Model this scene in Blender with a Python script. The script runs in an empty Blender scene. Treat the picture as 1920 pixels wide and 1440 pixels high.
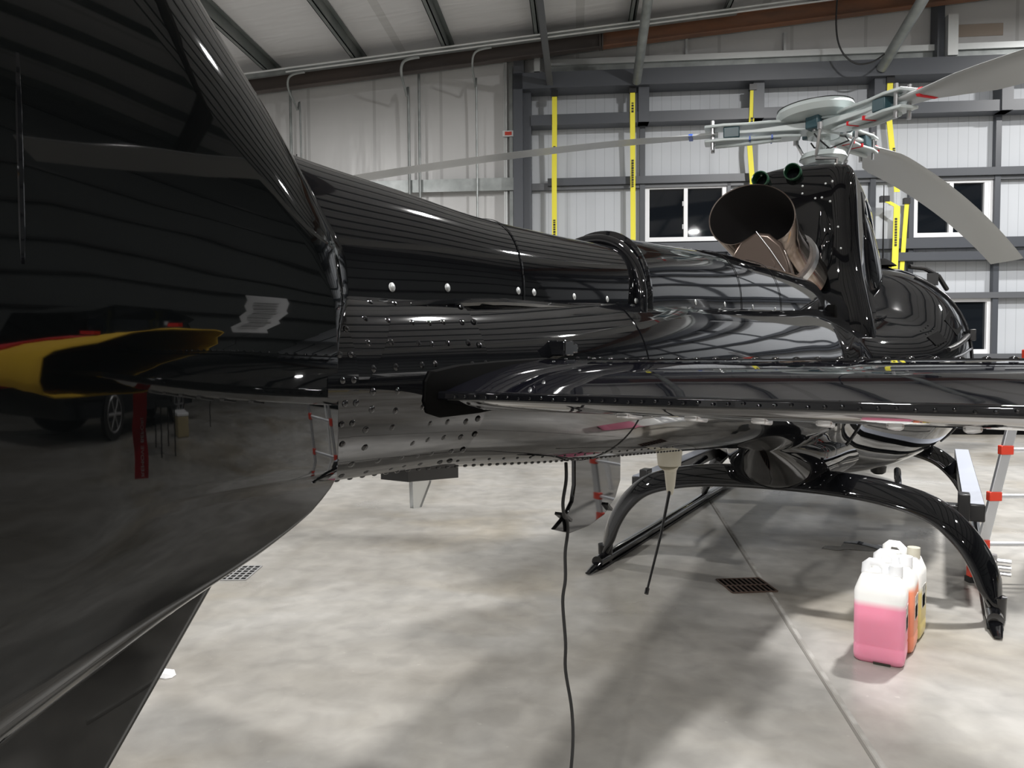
import bpy, bmesh, math, random
from mathutils import Vector, Matrix
random.seed(7)
D=bpy.data; COL=bpy.context.scene.collection; PI=math.pi
rad=math.radians

# ------------------------------------------------------------------ materials
def mat(name,col,rough=.5,metal=0,spec=.5,coat=0,bump=None,emit=None,ior=1.5,trans=0,noise=None,alpha=1):
    m=D.materials.new(name); m.use_nodes=True; nt=m.node_tree; b=nt.nodes['Principled BSDF']
    b.inputs['Base Color'].default_value=(*col,1); b.inputs['Roughness'].default_value=rough
    b.inputs['Metallic'].default_value=metal; b.inputs['IOR'].default_value=ior
    b.inputs['Specular IOR Level'].default_value=spec; b.inputs['Coat Weight'].default_value=coat
    b.inputs['Coat Roughness'].default_value=.02; b.inputs['Transmission Weight'].default_value=trans
    b.inputs['Alpha'].default_value=alpha
    if emit: b.inputs['Emission Color'].default_value=(*emit[0],1); b.inputs['Emission Strength'].default_value=emit[1]
    tc=nt.nodes.new('ShaderNodeTexCoord')
    if noise:   # (scale xyz, colour b, low, high, detail)
        sc,c2,lo,hi=noise
        mp=nt.nodes.new('ShaderNodeMapping'); mp.inputs['Scale'].default_value=sc
        n=nt.nodes.new('ShaderNodeTexNoise'); n.inputs['Scale'].default_value=1; n.inputs['Detail'].default_value=6
        r=nt.nodes.new('ShaderNodeValToRGB'); r.color_ramp.elements[0].position=lo; r.color_ramp.elements[1].position=hi
        r.color_ramp.elements[0].color=(*col,1); r.color_ramp.elements[1].color=(*c2,1)
        nt.links.new(tc.outputs['Object'],mp.inputs[0]); nt.links.new(mp.outputs[0],n.inputs['Vector'])
        nt.links.new(n.outputs[0],r.inputs[0]); nt.links.new(r.outputs[0],b.inputs['Base Color'])
    if bump:    # (scale xyz, strength, distance)
        sc,st,di=bump
        mp=nt.nodes.new('ShaderNodeMapping'); mp.inputs['Scale'].default_value=sc
        n=nt.nodes.new('ShaderNodeTexNoise'); n.inputs['Scale'].default_value=1; n.inputs['Detail'].default_value=2
        bp=nt.nodes.new('ShaderNodeBump'); bp.inputs['Strength'].default_value=st; bp.inputs['Distance'].default_value=di
        nt.links.new(tc.outputs['Object'],mp.inputs[0]); nt.links.new(mp.outputs[0],n.inputs['Vector'])
        nt.links.new(n.outputs[0],bp.inputs['Height']); nt.links.new(bp.outputs[0],b.inputs['Normal'])
        if coat: nt.links.new(bp.outputs[0],b.inputs['Coat Normal'])
    return m
M={}
M['gloss']=mat('gloss_black_paint',(.0035,.0037,.0045),.03,ior=1.5,coat=.25,bump=((1.4,.8,1.6),.13,.02))
M['finpaint']=mat('gloss_black_fin_paint',(.0025,.003,.0032),.025,ior=1.5,coat=.15,bump=((2.5,2.5,4),.10,.01))
M['stabpaint']=mat('gloss_black_stabilizer_paint',(.003,.003,.005),.03,ior=1.5,coat=.4,bump=((3,5,3),.10,.01))
M['blk']=mat('black_satin',(.012,.012,.013),.35)
M['matte']=mat('black_matte',(.003,.003,.003),.9,spec=.05)
M['rubber']=mat('black_rubber',(.02,.02,.02),.7)
M['steel']=mat('brushed_steel',(.55,.55,.56),.3,1)
M['chromeb']=mat('heat_stained_steel',(.40,.34,.30),.12,1,noise=((6,6,6),(.16,.12,.10),.35,.7))
M['soot']=mat('sooty_inside',(.005,.004,.004),.6)
M['bronze']=mat('brown_metal_plate',(.13,.10,.085),.28,.8)
M['alu']=mat('aluminium',(.80,.82,.86),.35,.8)
M['galv']=mat('galvanised_steel',(.36,.38,.38),.42,.55,noise=((5,5,5),(.24,.26,.255),.35,.7))
M['galvl']=mat('bright_galvanised',(.62,.64,.64),.38,.5)
M['galvd']=mat('weathered_purlin_steel',(.17,.19,.185),.5,.3,noise=((3,1.2,3),(.27,.28,.27),.45,.75))
M['dgrey']=mat('dark_grey_steel_paint',(.062,.068,.080),.42)
M['cgrey']=mat('mid_grey_steel_paint',(.10,.105,.115),.45)
M['brown']=mat('brown_primer_beam',(.058,.048,.044),.5,noise=((.7,.7,2),(.075,.058,.050),.4,.7))
M['rust']=mat('rusty_brown_beam',(.20,.088,.045),.55,noise=((1.5,1.5,6),(.11,.06,.04),.35,.75))
M['blade']=mat('rotor_blade_grey',(.36,.37,.37),.28,bump=((1,1,1),.05,.01))
M['hubg']=mat('hub_light_grey',(.48,.53,.53),.33,coat=.2)
M['hubt']=mat('hub_teal_block',(.03,.07,.085),.4)
M['red']=mat('red_fabric',(.62,.012,.02),.75,emit=None)
M['redp']=mat('red_plastic',(.75,.06,.03),.4)
M['blue']=mat('blue_tape',(.02,.09,.45),.4)
M['yel']=mat('yellow_fabric',(.95,.60,.04),.85,noise=((9,9,9),(.95,.58,.06),.4,.7))
M['strap']=mat('yellow_webbing',(.80,.72,.05),.6)
M['ink']=mat('black_print',(.03,.03,.02),.7)
M['white']=mat('white_paint',(.85,.86,.88),.35)
M['paper']=mat('white_paper',(.92,.93,.95),.8)
M['cream']=mat('cream_plastic',(.55,.52,.43),.4)
M['clear']=mat('clear_plastic',(.9,.92,.92),.15,ior=1.3,trans=.85)
M['glass']=mat('night_window_glass',(.006,.008,.011),.04,ior=1.5,coat=.4)
M['green']=mat('dark_green_paint',(.01,.05,.025),.3)
M['fast']=mat('fastener_grey',(.55,.57,.57),.3,.6)
M['grate']=mat('rusty_grate',(.10,.065,.05),.6,.4)
M['grates']=mat('steel_grate',(.35,.35,.35),.5,.5)
M['tan']=mat('tan_plastic',(.45,.38,.22),.6)
M['lens']=mat('lamp_lens',(1,1,1),.3,emit=((1,.97,.92),60))

def m_wall(name,base,dark,period,bumpy=None,rough=.5):
    m=mat(name,base,rough); nt=m.node_tree; b=nt.nodes['Principled BSDF']
    tc=nt.nodes.new('ShaderNodeTexCoord'); sx=nt.nodes.new('ShaderNodeSeparateXYZ')
    nt.links.new(tc.outputs['Object'],sx.inputs[0])
    d=nt.nodes.new('ShaderNodeMath'); d.operation='DIVIDE'; d.inputs[1].default_value=period
    f=nt.nodes.new('ShaderNodeMath'); f.operation='FRACT'
    l=nt.nodes.new('ShaderNodeMath'); l.operation='LESS_THAN'; l.inputs[1].default_value=.045
    nt.links.new(sx.outputs[0],d.inputs[0]); nt.links.new(d.outputs[0],f.inputs[0]); nt.links.new(f.outputs[0],l.inputs[0])
    mx=nt.nodes.new('ShaderNodeMix'); mx.data_type='RGBA'
    mx.inputs[6].default_value=(*base,1); mx.inputs[7].default_value=(*dark,1)
    nt.links.new(l.outputs[0],mx.inputs[0])
    n=nt.nodes.new('ShaderNodeTexNoise'); n.inputs['Scale'].default_value=.9; n.inputs['Detail'].default_value=5
    r=nt.nodes.new('ShaderNodeValToRGB'); r.color_ramp.elements[0].color=(.86,.86,.86,1); r.color_ramp.elements[1].color=(1,1,1,1)
    nt.links.new(tc.outputs['Object'],n.inputs['Vector']); nt.links.new(n.outputs[0],r.inputs[0])
    m2=nt.nodes.new('ShaderNodeMix'); m2.data_type='RGBA'; m2.blend_type='MULTIPLY'; m2.inputs[0].default_value=1
    nt.links.new(mx.outputs[2],m2.inputs[6]); nt.links.new(r.outputs[0],m2.inputs[7]); nt.links.new(m2.outputs[2],b.inputs['Base Color'])
    bp=nt.nodes.new('ShaderNodeBump'); bp.inputs['Distance'].default_value=.03
    if bumpy:
        mp=nt.nodes.new('ShaderNodeMapping'); mp.inputs['Scale'].default_value=bumpy
        n2=nt.nodes.new('ShaderNodeTexNoise'); n2.inputs['Scale'].default_value=1; n2.inputs['Detail'].default_value=3; n2.inputs['Distortion'].default_value=.6
        nt.links.new(tc.outputs['Object'],mp.inputs[0]); nt.links.new(mp.outputs[0],n2.inputs['Vector']); nt.links.new(n2.outputs[0],bp.inputs['Height']); bp.inputs['Strength'].default_value=.9
    else:
        nt.links.new(f.outputs[0],bp.inputs['Height']); bp.inputs['Strength'].default_value=.15
    nt.links.new(bp.outputs[0],b.inputs['Normal'])
    return m
M['panel']=m_wall('ribbed_white_panel',(.52,.545,.58),(.36,.38,.41),.165)
M['insul']=m_wall('vinyl_faced_insulation',(.62,.62,.62),(.50,.50,.50),1.22,(1.6,1.6,.22),.32)
M['roofm']=m_wall('vinyl_faced_roof_insulation',(.76,.76,.77),(.62,.62,.62),3.1,(.5,2.5,.5),.4)

def m_floor():
    m=D.materials.new('polished_concrete'); m.use_nodes=True; nt=m.node_tree; b=nt.nodes['Principled BSDF']
    tc=nt.nodes.new('ShaderNodeTexCoord')
    def nz(s,det,dist=0,sc=(1,1,1)):
        mp=nt.nodes.new('ShaderNodeMapping'); mp.inputs['Scale'].default_value=sc; nt.links.new(tc.outputs['Object'],mp.inputs[0])
        n=nt.nodes.new('ShaderNodeTexNoise'); n.inputs['Scale'].default_value=s; n.inputs['Detail'].default_value=det; n.inputs['Distortion'].default_value=dist
        nt.links.new(mp.outputs[0],n.inputs['Vector']); return n.outputs[0]
    def ramp(src,a,bb,c1,c2):
        r=nt.nodes.new('ShaderNodeValToRGB'); r.color_ramp.elements[0].position=a; r.color_ramp.elements[1].position=bb
        r.color_ramp.elements[0].color=c1; r.color_ramp.elements[1].color=c2; nt.links.new(src,r.inputs[0]); return r.outputs[0]
    def mul(a,bb,f=1,bt='MULTIPLY'):
        x=nt.nodes.new('ShaderNodeMix'); x.data_type='RGBA'; x.blend_type=bt; x.inputs[0].default_value=f
        nt.links.new(a,x.inputs[6]); nt.links.new(bb,x.inputs[7]); return x.outputs[2]
    base=ramp(nz(.75,7,.6),.34,.66,(.24,.225,.20,1),(.385,.375,.355,1))
    fine=ramp(nz(7,9,.4),.3,.7,(.80,.80,.80,1),(1.08,1.08,1.08,1))
    warm=ramp(nz(.45,4,.8,(1,1.7,1)),.52,.72,(1,1,1,1),(.86,.80,.70,1))
    streak=ramp(nz(1.6,6,1.2,(1,.22,1)),.55,.78,(1,1,1,1),(.84,.83,.80,1))
    dots=ramp(nz(26,3),.70,.74,(1,1,1,1),(1.18,1.18,1.18,1))
    c=mul(mul(mul(mul(base,fine),warm),streak),dots); nt.links.new(c,b.inputs['Base Color'])
    rr=ramp(nz(1.3,6,.5),.3,.7,(.26,.26,.26,1),(.46,.46,.46,1)); nt.links.new(rr,b.inputs['Roughness'])
    bp=nt.nodes.new('ShaderNodeBump'); bp.inputs['Strength'].default_value=.10; bp.inputs['Distance'].default_value=.01
    nt.links.new(nz(14,6),bp.inputs['Height']); nt.links.new(bp.outputs[0],b.inputs['Normal']); b.inputs['IOR'].default_value=1.5
    return m
M['floor']=m_floor()

def m_can(name,liq,level):
    m=mat(name,(.9,.9,.9),.35); nt=m.node_tree; b=nt.nodes['Principled BSDF']
    tc=nt.nodes.new('ShaderNodeTexCoord'); sx=nt.nodes.new('ShaderNodeSeparateXYZ'); nt.links.new(tc.outputs['Object'],sx.inputs[0])
    mr=nt.nodes.new('ShaderNodeMapRange'); mr.inputs['From Min'].default_value=level-.012; mr.inputs['From Max'].default_value=level+.02
    nt.links.new(sx.outputs[2],mr.inputs['Value'])
    mx=nt.nodes.new('ShaderNodeMix'); mx.data_type='RGBA'; mx.inputs[6].default_value=(*liq,1); mx.inputs[7].default_value=(.93,.93,.90,1)
    nt.links.new(mr.outputs[0],mx.inputs[0]); nt.links.new(mx.outputs[2],b.inputs['Base Color'])
    b.inputs['Subsurface Weight'].default_value=.6; b.inputs['Subsurface Scale'].default_value=.05
    b.inputs['Subsurface Radius'].default_value=(1,1,1)
    return m
M['canp']=m_can('translucent_can_pink_fluid',(.95,.33,.47),.265)
M['cano']=m_can('translucent_can_orange_fluid',(.90,.30,.17),.30)
M['cany']=m_can('translucent_can_yellow_fluid',(.75,.60,.22),.24)

# ------------------------------------------------------------------ mesh builder
class G:
    def __init__(s): s.v=[]; s.f=[]
    def add(s,vs,fs):
        o=len(s.v); s.v+=[Vector(v) for v in vs]; s.f+=[[i+o for i in f] for f in fs]; return s
    def box(s,a,b,rot=None,piv=None):
        (x0,y0,z0),(x1,y1,z1)=a,b
        vs=[Vector(p) for p in ((x0,y0,z0),(x1,y0,z0),(x1,y1,z0),(x0,y1,z0),(x0,y0,z1),(x1,y0,z1),(x1,y1,z1),(x0,y1,z1))]
        if rot:
            c=Vector(piv) if piv else (Vector(a)+Vector(b))/2
            vs=[rot@(v-c)+c for v in vs]
        return s.add(vs,[(0,3,2,1),(4,5,6,7),(0,1,5,4),(1,2,6,5),(2,3,7,6),(3,0,4,7)])
    def loft(s,rings,cap=True,close=True):
        n=len(rings[0]); o=len(s.v)
        for r in rings: s.v+=[Vector(p) for p in r]
        for i in range(len(rings)-1):
            for j in range(n if close else n-1):
                k=(j+1)%n; s.f.append([o+i*n+j,o+i*n+k,o+(i+1)*n+k,o+(i+1)*n+j])
        if cap:
            s.f.append([o+j for j in range(n)][::-1]); s.f.append([o+(len(rings)-1)*n+j for j in range(n)])
        return s
    def tube(s,path,r,n=10,cap=True,flat=1):
        path=[Vector(p) for p in path]; rings=[]; up=None
        for i,p in enumerate(path):
            t=(path[min(i+1,len(path)-1)]-path[max(i-1,0)]).normalized()
            if up is None:
                up=Vector((0,0,1)) if abs(t.z)<.9 else Vector((1,0,0))
            x=t.cross(up).normalized(); y=x.cross(t).normalized(); up=y
            rr=r[i] if isinstance(r,(list,tuple)) else r
            rings.append([p+x*(rr*math.cos(2*PI*k/n))+y*(rr*flat*math.sin(2*PI*k/n)) for k in range(n)])
        return s.loft(rings,cap)
    def cyl(s,a,b,r,r2=None,n=20): return s.tube([a,b],[r,r if r2 is None else r2],n)
    def dome(s,p,nrm,r,h=.5,n=8):
        p=Vector(p); nrm=Vector(nrm).normalized(); x=nrm.orthogonal().normalized(); y=nrm.cross(x); rings=[]
        for a in (0,.5,1.0,1.4):
            rings.append([p+nrm*(r*h*math.sin(a))+(x*math.cos(2*PI*k/n)+y*math.sin(2*PI*k/n))*(r*math.cos(a)) for k in range(n)])
        return s.loft(rings,True)
    def plate(s,pts,d):   # polygon extruded by vector d
        d=Vector(d); a=[Vector(p) for p in pts]; n=len(a)
        return s.loft([a,[p+d for p in a]],True)
    def out(s,name,m,parent=None,ang=35,label=None,cat=None,group=None,kind=None,bevel=0,loc=None,rotz=None,sub=0):
        me=D.meshes.new(name); me.from_pydata([tuple(v) for v in s.v],[],s.f)
        bm=bmesh.new(); bm.from_mesh(me); bmesh.ops.recalc_face_normals(bm,faces=bm.faces); bm.to_mesh(me); bm.free()
        me.materials.append(M[m] if isinstance(m,str) else m)
        for p in me.polygons: p.use_smooth=True
        me.set_sharp_from_angle(angle=rad(ang))
        o=D.objects.new(name,me); COL.objects.link(o)
        if parent: o.parent=parent
        if loc is not None: o.location=loc
        if rotz is not None: o.rotation_euler=(0,0,rotz)
        if bevel:
            b=o.modifiers.new('bevel','BEVEL'); b.width=bevel; b.segments=2; b.limit_method='ANGLE'; b.angle_limit=rad(40)
        if sub:
            b=o.modifiers.new('sub','SUBSURF'); b.levels=sub; b.render_levels=sub
        tag(o,label,cat,group,kind); return o
def tag(o,label=None,cat=None,group=None,kind=None):
    for k,v in (('label',label),('category',cat),('group',group),('kind',kind)):
        if v: o[k]=v
    return o
def empty(name,loc=(0,0,0),rotz=0,label=None,cat=None,group=None,parent=None):
    o=D.objects.new(name,None); COL.objects.link(o); o.location=loc; o.rotation_euler=(0,0,rotz)
    if parent: o.parent=parent
    return tag(o,label,cat,group)
_SL={}
def interp(tab,x):      # monotone cubic through the table rows
    key=id(tab)
    if key not in _SL:
        n=len(tab); X=[r[0] for r in tab]; cols=[]
        for c in range(1,len(tab[0])):
            Y=[r[c] for r in tab]; d=[(Y[i+1]-Y[i])/(X[i+1]-X[i]) for i in range(n-1)]; m=[d[0]]
            for i in range(1,n-1):
                if d[i-1]*d[i]<=0: m.append(0)
                else:
                    h0,h1=X[i]-X[i-1],X[i+1]-X[i]; w1,w2=2*h1+h0,h1+2*h0; m.append((w1+w2)/(w1/d[i-1]+w2/d[i]))
            m.append(d[-1]); cols.append((Y,m))
        _SL[key]=(X,cols,tab)
    X,cols,_=_SL[key]
    if x<=X[0]: return tuple(Y[0] for Y,m in cols)
    if x>=X[-1]: return tuple(Y[-1] for Y,m in cols)
    i=0
    while x>X[i+1]: i+=1
    h=X[i+1]-X[i]; t=(x-X[i])/h; a=2*t**3-3*t*t+1; b=t**3-2*t*t+t; c=-2*t**3+3*t*t; e=t**3-t*t
    return tuple(a*Y[i]+b*h*m[i]+c*Y[i+1]+e*h*m[i+1] for Y,m in cols)
def sel(n,w,h_up,h_dn,cz,y,e=2.,cx=0):   # superellipse ring in XZ at y
    r=[]
    for k in range(n):
        a=2*PI*k/n; c,s_=math.cos(a),math.sin(a)
        r.append((cx+w*math.copysign(abs(c)**(2/e),c),y,cz+(h_up if s_>0 else h_dn)*math.copysign(abs(s_)**(2/e),s_)))
    return r
def catmull(pts,n):
    P=[Vector(p) for p in pts]; o=[]
    for i in range(len(P)-1):
        p0=P[max(i-1,0)];p1=P[i];p2=P[i+1];p3=P[min(i+2,len(P)-1)]
        for k in range(n):
            t=k/n; o.append(.5*((2*p1)+(p2-p0)*t+(2*p0-5*p1+4*p2-p3)*t*t+(3*p1-p0-3*p2+p3)*t**3))
    o.append(P[-1]); return o

# ------------------------------------------------------------------ camera (phone held at 1.4 m)
F=1387.; CH=1.4; pt=rad(2.35); rl=rad(.32)
fw=Vector((0,math.cos(pt),-math.sin(pt))); rt0=Vector((1,0,0)); up0=rt0.cross(fw)
RT=rt0*math.cos(rl)-up0*math.sin(rl); UP=up0*math.cos(rl)+rt0*math.sin(rl)
cd=D.cameras.new('camera'); cam=D.objects.new('camera',cd); COL.objects.link(cam)
mt=Matrix((RT,UP,-fw)).transposed().to_4x4(); mt.translation=(0,0,CH); cam.matrix_world=mt
cd.sensor_width=36; cd.lens=36*F/1920; cd.clip_start=.02; bpy.context.scene.camera=cam

# ------------------------------------------------------------------ building (x along the door wall, y away from camera)
YW=rad(5); DW=13.287
WN=Vector((math.sin(YW),math.cos(YW),0)); WU=Vector((math.cos(YW),-math.sin(YW),0))
def wbox(name,u0,u1,z0,z1,o0,o1,m,parent=None,**k):
    g=G().box((u0,-o1,z0),(u1,-o0,z1)); k.setdefault('kind','structure')
    if parent: k.pop('kind',None); return g.out(name,m,parent,**k)
    return g.out(name,m,loc=WN*DW,rotz=-YW,**k)
def wmesh(g,name,m,**k): return g.out(name,m,loc=WN*DW,rotz=-YW,**k)
UL,UR,OB,RID,SL=-9.5,17.,30.,8.,.088
def rz(u): return 6.95+SL*min(u,RID)-(SL*(u-RID) if u>RID else 0)
g=G().box((UL-.2,-OB,-.2),(UR+.2,.2,0)); wmesh(g,'floor','floor',kind='structure',label='stained polished concrete hangar floor')
g=G().add([(UL,0,0),(-1.07,0,0),(-1.07,0,rz(-1.07)),(UL,0,rz(UL)),(UL,.15,0),(-1.07,.15,0),(-1.07,.15,rz(-1.07)),(UL,.15,rz(UL))],
  [(0,1,2,3),(4,7,6,5),(0,4,5,1),(1,5,6,2),(2,6,7,3),(3,7,4,0)]); wmesh(g,'wall_back','insul',kind='structure')
g=G().add([(-1.07,0,6.2),(RID,0,6.2),(UR,0,6.2),(UR,0,rz(UR)),(RID,0,rz(RID)),(-1.07,0,rz(-1.07)),(-1.07,.15,6.2),(RID,.15,6.2),(UR,.15,6.2),(UR,.15,rz(UR)),(RID,.15,rz(RID)),(-1.07,.15,rz(-1.07))],
  [(0,1,4,5),(1,2,3,4),(6,11,10,7),(7,10,9,8),(0,6,7,1),(1,7,8,2),(2,8,9,3),(5,4,10,11),(4,3,9,10)]); wmesh(g,'wall_gable','insul',kind='structure')
wbox('wall_left',UL-.15,UL,0,6.3,-.1,OB,'insul'); wbox('wall_right',UR,UR+.15,0,rz(UR),-.1,OB,mat('dark_wall_sheet',(.12,.13,.13),.6))
for q in range(9): wbox('wall_girt',UR-.12,UR,.6+q*.72,.66+q*.72,0,OB,'blk')
wbox('wall_front',UL,UR,0,7.7,OB,OB+.15,'insul')
for a,b in ((UL,RID),(RID,UR)):
    g=G(); t=.1
    g.add([(a,.15,rz(a)),(b,.15,rz(b)),(b,-OB,rz(b)),(a,-OB,rz(a)),(a,.15,rz(a)+t),(b,.15,rz(b)+t),(b,-OB,rz(b)+t),(a,-OB,rz(a)+t)],
      [(0,1,2,3),(7,6,5,4),(0,4,5,1),(1,5,6,2),(2,6,7,3),(3,7,4,0)])
    wmesh(g,'ceiling','roofm',kind='structure',label='white faced insulation under the roof sheets')
# purlins
k=0; u=-5.27-1.55*2
while u<UR-.3:
    z=rz(u); g=G().box((u-.01,-OB,z-.21),(u+.01,-.02,z-.0)).box((u-.075,-OB,z-.21),(u+.01,-.02,z-.195)).box((u-.01,-OB,z-.018),(u+.075,-.02,z-.003))
    g.box((u-.075,-OB,z-.21),(u-.063,-.02,z-.18))
    wmesh(g,'roof_purlin','galvd',kind='structure',group='roof purlins',label='weathered steel purlin running under the white roof'); u+=1.55
# gable rafter and inner rafters
def rafter(off,u0,u1,m,h=.26):
    g=G()
    for (za,zb,w) in ((-.225-h,-.225,.006),(-.225-h,-.225-h+.015,.075),(-.24,-.225,.075)):
        vs=[]
        for (uu) in (u0,u1):
            for (yy) in (-off-w,-off+w):
                for q in (za,zb): vs.append((uu,yy,rz(uu)+q))
        g.add(vs,[(0,1,3,2),(4,6,7,5),(0,4,5,1),(2,3,7,6),(0,2,6,4),(1,5,7,3)])
    return wmesh(g,'gable_rafter' if off<1 else 'roof_rafter',m,kind='structure',label='steel rafter following the roof slope')
rafter(.6,UL,.45,'brown'); rafter(.6,.45,RID,'rust'); rafter(.6,RID,UR,'rust')
for off in (8.2,15.8,23.4):
    rafter(off,UL,RID,'brown',.5); rafter(off,RID,UR,'brown',.5)
g=G(); 
for d in (-.02,.02): g.box((.42+d-.012,-.70,rz(.45)-.5),(.42+d+.012,-.52,rz(.45)-.2))
wmesh(g,'rafter_splice','brown',kind='structure')
# light flange strip above rafter web + conduits along it
def sloped(name,u0,u1,dz,off,r,m,**k):
    g=G().tube([(u0,-off,rz(u0)+dz),(u1,-off,rz(u1)+dz)],r,8); return wmesh(g,name,m,**k)
g=G(); vs=[]
for uu in (UL,RID):
    for yy in (-.12,-.02):
        for q in (-.30,-.02): vs.append((uu,yy,rz(uu)+q))
g.add(vs,[(0,1,3,2),(4,6,7,5),(0,4,5,1),(2,3,7,6),(0,2,6,4),(1,5,7,3)]); wmesh(g,'eave_trim','galv',kind='structure')
g=G(); vs=[]
for uu in (UL,2.6):
    for yy in (-.80,-.74):
        for q in (-.30,-.225): vs.append((uu,yy,rz(uu)+q))
g.add(vs,[(0,1,3,2),(4,6,7,5),(0,4,5,1),(2,3,7,6),(0,2,6,4),(1,5,7,3)]); wmesh(g,'rafter_strip','galv',kind='structure')
sloped('conduit',-5.9,RID,-.255,.90,.017,'galvl',label='long bright steel conduit running up along the rafter, upper of the pair',cat='conduit')
sloped('conduit',-4.9,RID,-.325,.92,.015,'galvl',label='long bright steel conduit running up along the rafter, lower of the pair',cat='conduit')
def drop(u,ztop,bend,label,r=.018,m='galv',zb=0.0):
    g=G()
    if bend:
        zt=rz(u)-.36; P=[(u,-.23,zb),(u,-.23,zt-.75),(u,-.38,zt-.42),(u+.01,-.78,zt-.22),(u+.05,-.9,zt-.08),(u+.15,-.92,zt-.01),(u+.35,-.92,zt+.02)]
        g.tube([tuple(p) for p in catmull(P,5)],r,8)
    else: g.tube([(u,-.23,zb),(u,-.23,ztop)],r,8)
    return wmesh(g,'conduit',m,label=label,cat='conduit')
drop(-4.92,0,1,'thin conduit bending over at the top, leftmost one on the insulated wall')
drop(-2.95,0,1,'conduit bending over at the top, second of the three bent ones',.024)
drop(-1.74,0,1,'conduit bending over at the top, nearest to the door frame')
drop(-5.10,6.15,0,'straight conduit ending under the rafter, beside the leftmost bent one',.026)
drop(-2.76,6.43,0,'straight conduit ending under the rafter, beside the thick bent one',.024)
drop(-5.0,5.0,0,'short dark cable hanging beside the leftmost conduits',.010,'blk',3.9)
g=G()
for uu in (UL,): g.box((UL,-.16,4.34),(-1.1,-.0,4.36)).box((UL,-.17,4.36),(-1.1,-.15,4.5)).box((UL,-.17,4.28),(-1.1,-.15,4.36))
wmesh(g,'wall_girt','galv',kind='structure')
# strut channels next to the pillar
g=G().box((-1.275,-.10,0),(-1.215,-.02,6.58)).box((-1.262,-.115,0),(-1.256,-.10,6.58)); wmesh(g,'strut_channel','galvl',label='bright slotted steel channel on the wall left of the dark pillar',cat='steel channel')
g=G().box((-1.175,-.12,0),(-1.115,-.02,6.45)); wmesh(g,'strut_channel','galv',label='plain steel channel squeezed between slotted channel and dark pillar',cat='steel channel')
a=G().box((-1.29,-.16,5.22),(-1.09,-.13,5.32)).out('exit_tag','white',loc=WN*DW,rotz=-YW,label='small white plate with red marking on the channel by the pillar',cat='sign')
G().box((-1.25,-.165,5.24),(-1.13,-.159,5.30)).out('marking','redp',a)
# big framed hangar door
ST='dark grey steel frame member of the big hangar door'
wbox('door_post',-1.08,-.915,0,6.22,.05,.45,'dgrey'); wbox('door_post',-.915,-.78,0,6.05,.05,.30,'dgrey')
wbox('door_header',-1.08,UR,5.93,6.20,.05,.45,'dgrey'); wbox('door_girt',-.78,UR,5.34,5.52,.05,.33,'dgrey')
wbox('post_stub',-1.08,-.9,6.20,6.62,.06,.3,'cgrey')
wbox('door_girt',-.5,UR,4.34,4.47,.03,.16,'dgrey'); wbox('door_girt',-.78,UR,4.28,4.40,.02,.10,'cgrey')
wbox('door_girt',-.78,UR,3.14,3.31,.03,.16,'dgrey'); wbox('door_girt',-.78,UR,2.92,3.06,.05,.28,'dgrey')
wbox('door_girt',-.78,UR,2.29,2.39,.03,.14,'cgrey'); wbox('door_girt',-.78,UR,1.26,1.355,.03,.14,'cgrey')
wbox('door_sill',-.78,UR,0,.09,.02,.30,'matte')
for uc in (1.15,3.06,5.02,7.03,9.0,11.0,13.0,15.0):
    wbox('door_column',uc-.09,uc+.09,5.34,5.95,.1,.36,'dgrey'); wbox('door_column',uc-.045,uc+.045,0.05,5.4,.02,.12,'dgrey')
wbox('door_column',2.60,2.66,3.1,4.4,.02,.10,'dgrey'); wbox('door_column',5.62,5.70,2.3,4.4,.02,.10,'dgrey')
wbox('header_channel',-.55,UR,6.40,6.50,.1,.2,'galvl'); wbox('header_channel',-.5,UR,6.22,6.40,.06,.14,'galv'); wbox('header_channel',-.5,UR,6.20,6.24,.06,.24,'galvl')
wbox('roller_bracket',-.72,-.62,6.25,6.66,.25,.36,'galvl',kind=None,label='pair of short bright channels above the door header near the pillar',cat='bracket')
wbox('roller_bracket',6.06,6.22,6.24,6.90,.25,.40,'galvl',kind=None,label='tall bright channel above the door header at upper right',cat='bracket')
wbox('gable_post',5.94,6.05,6.2,7.3,.05,.3,'dgrey')
for uu in (1.9,3.55): wbox('gable_stud',uu-.02,uu+.02,6.5,6.85,.02,.09,'galvl')
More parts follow.
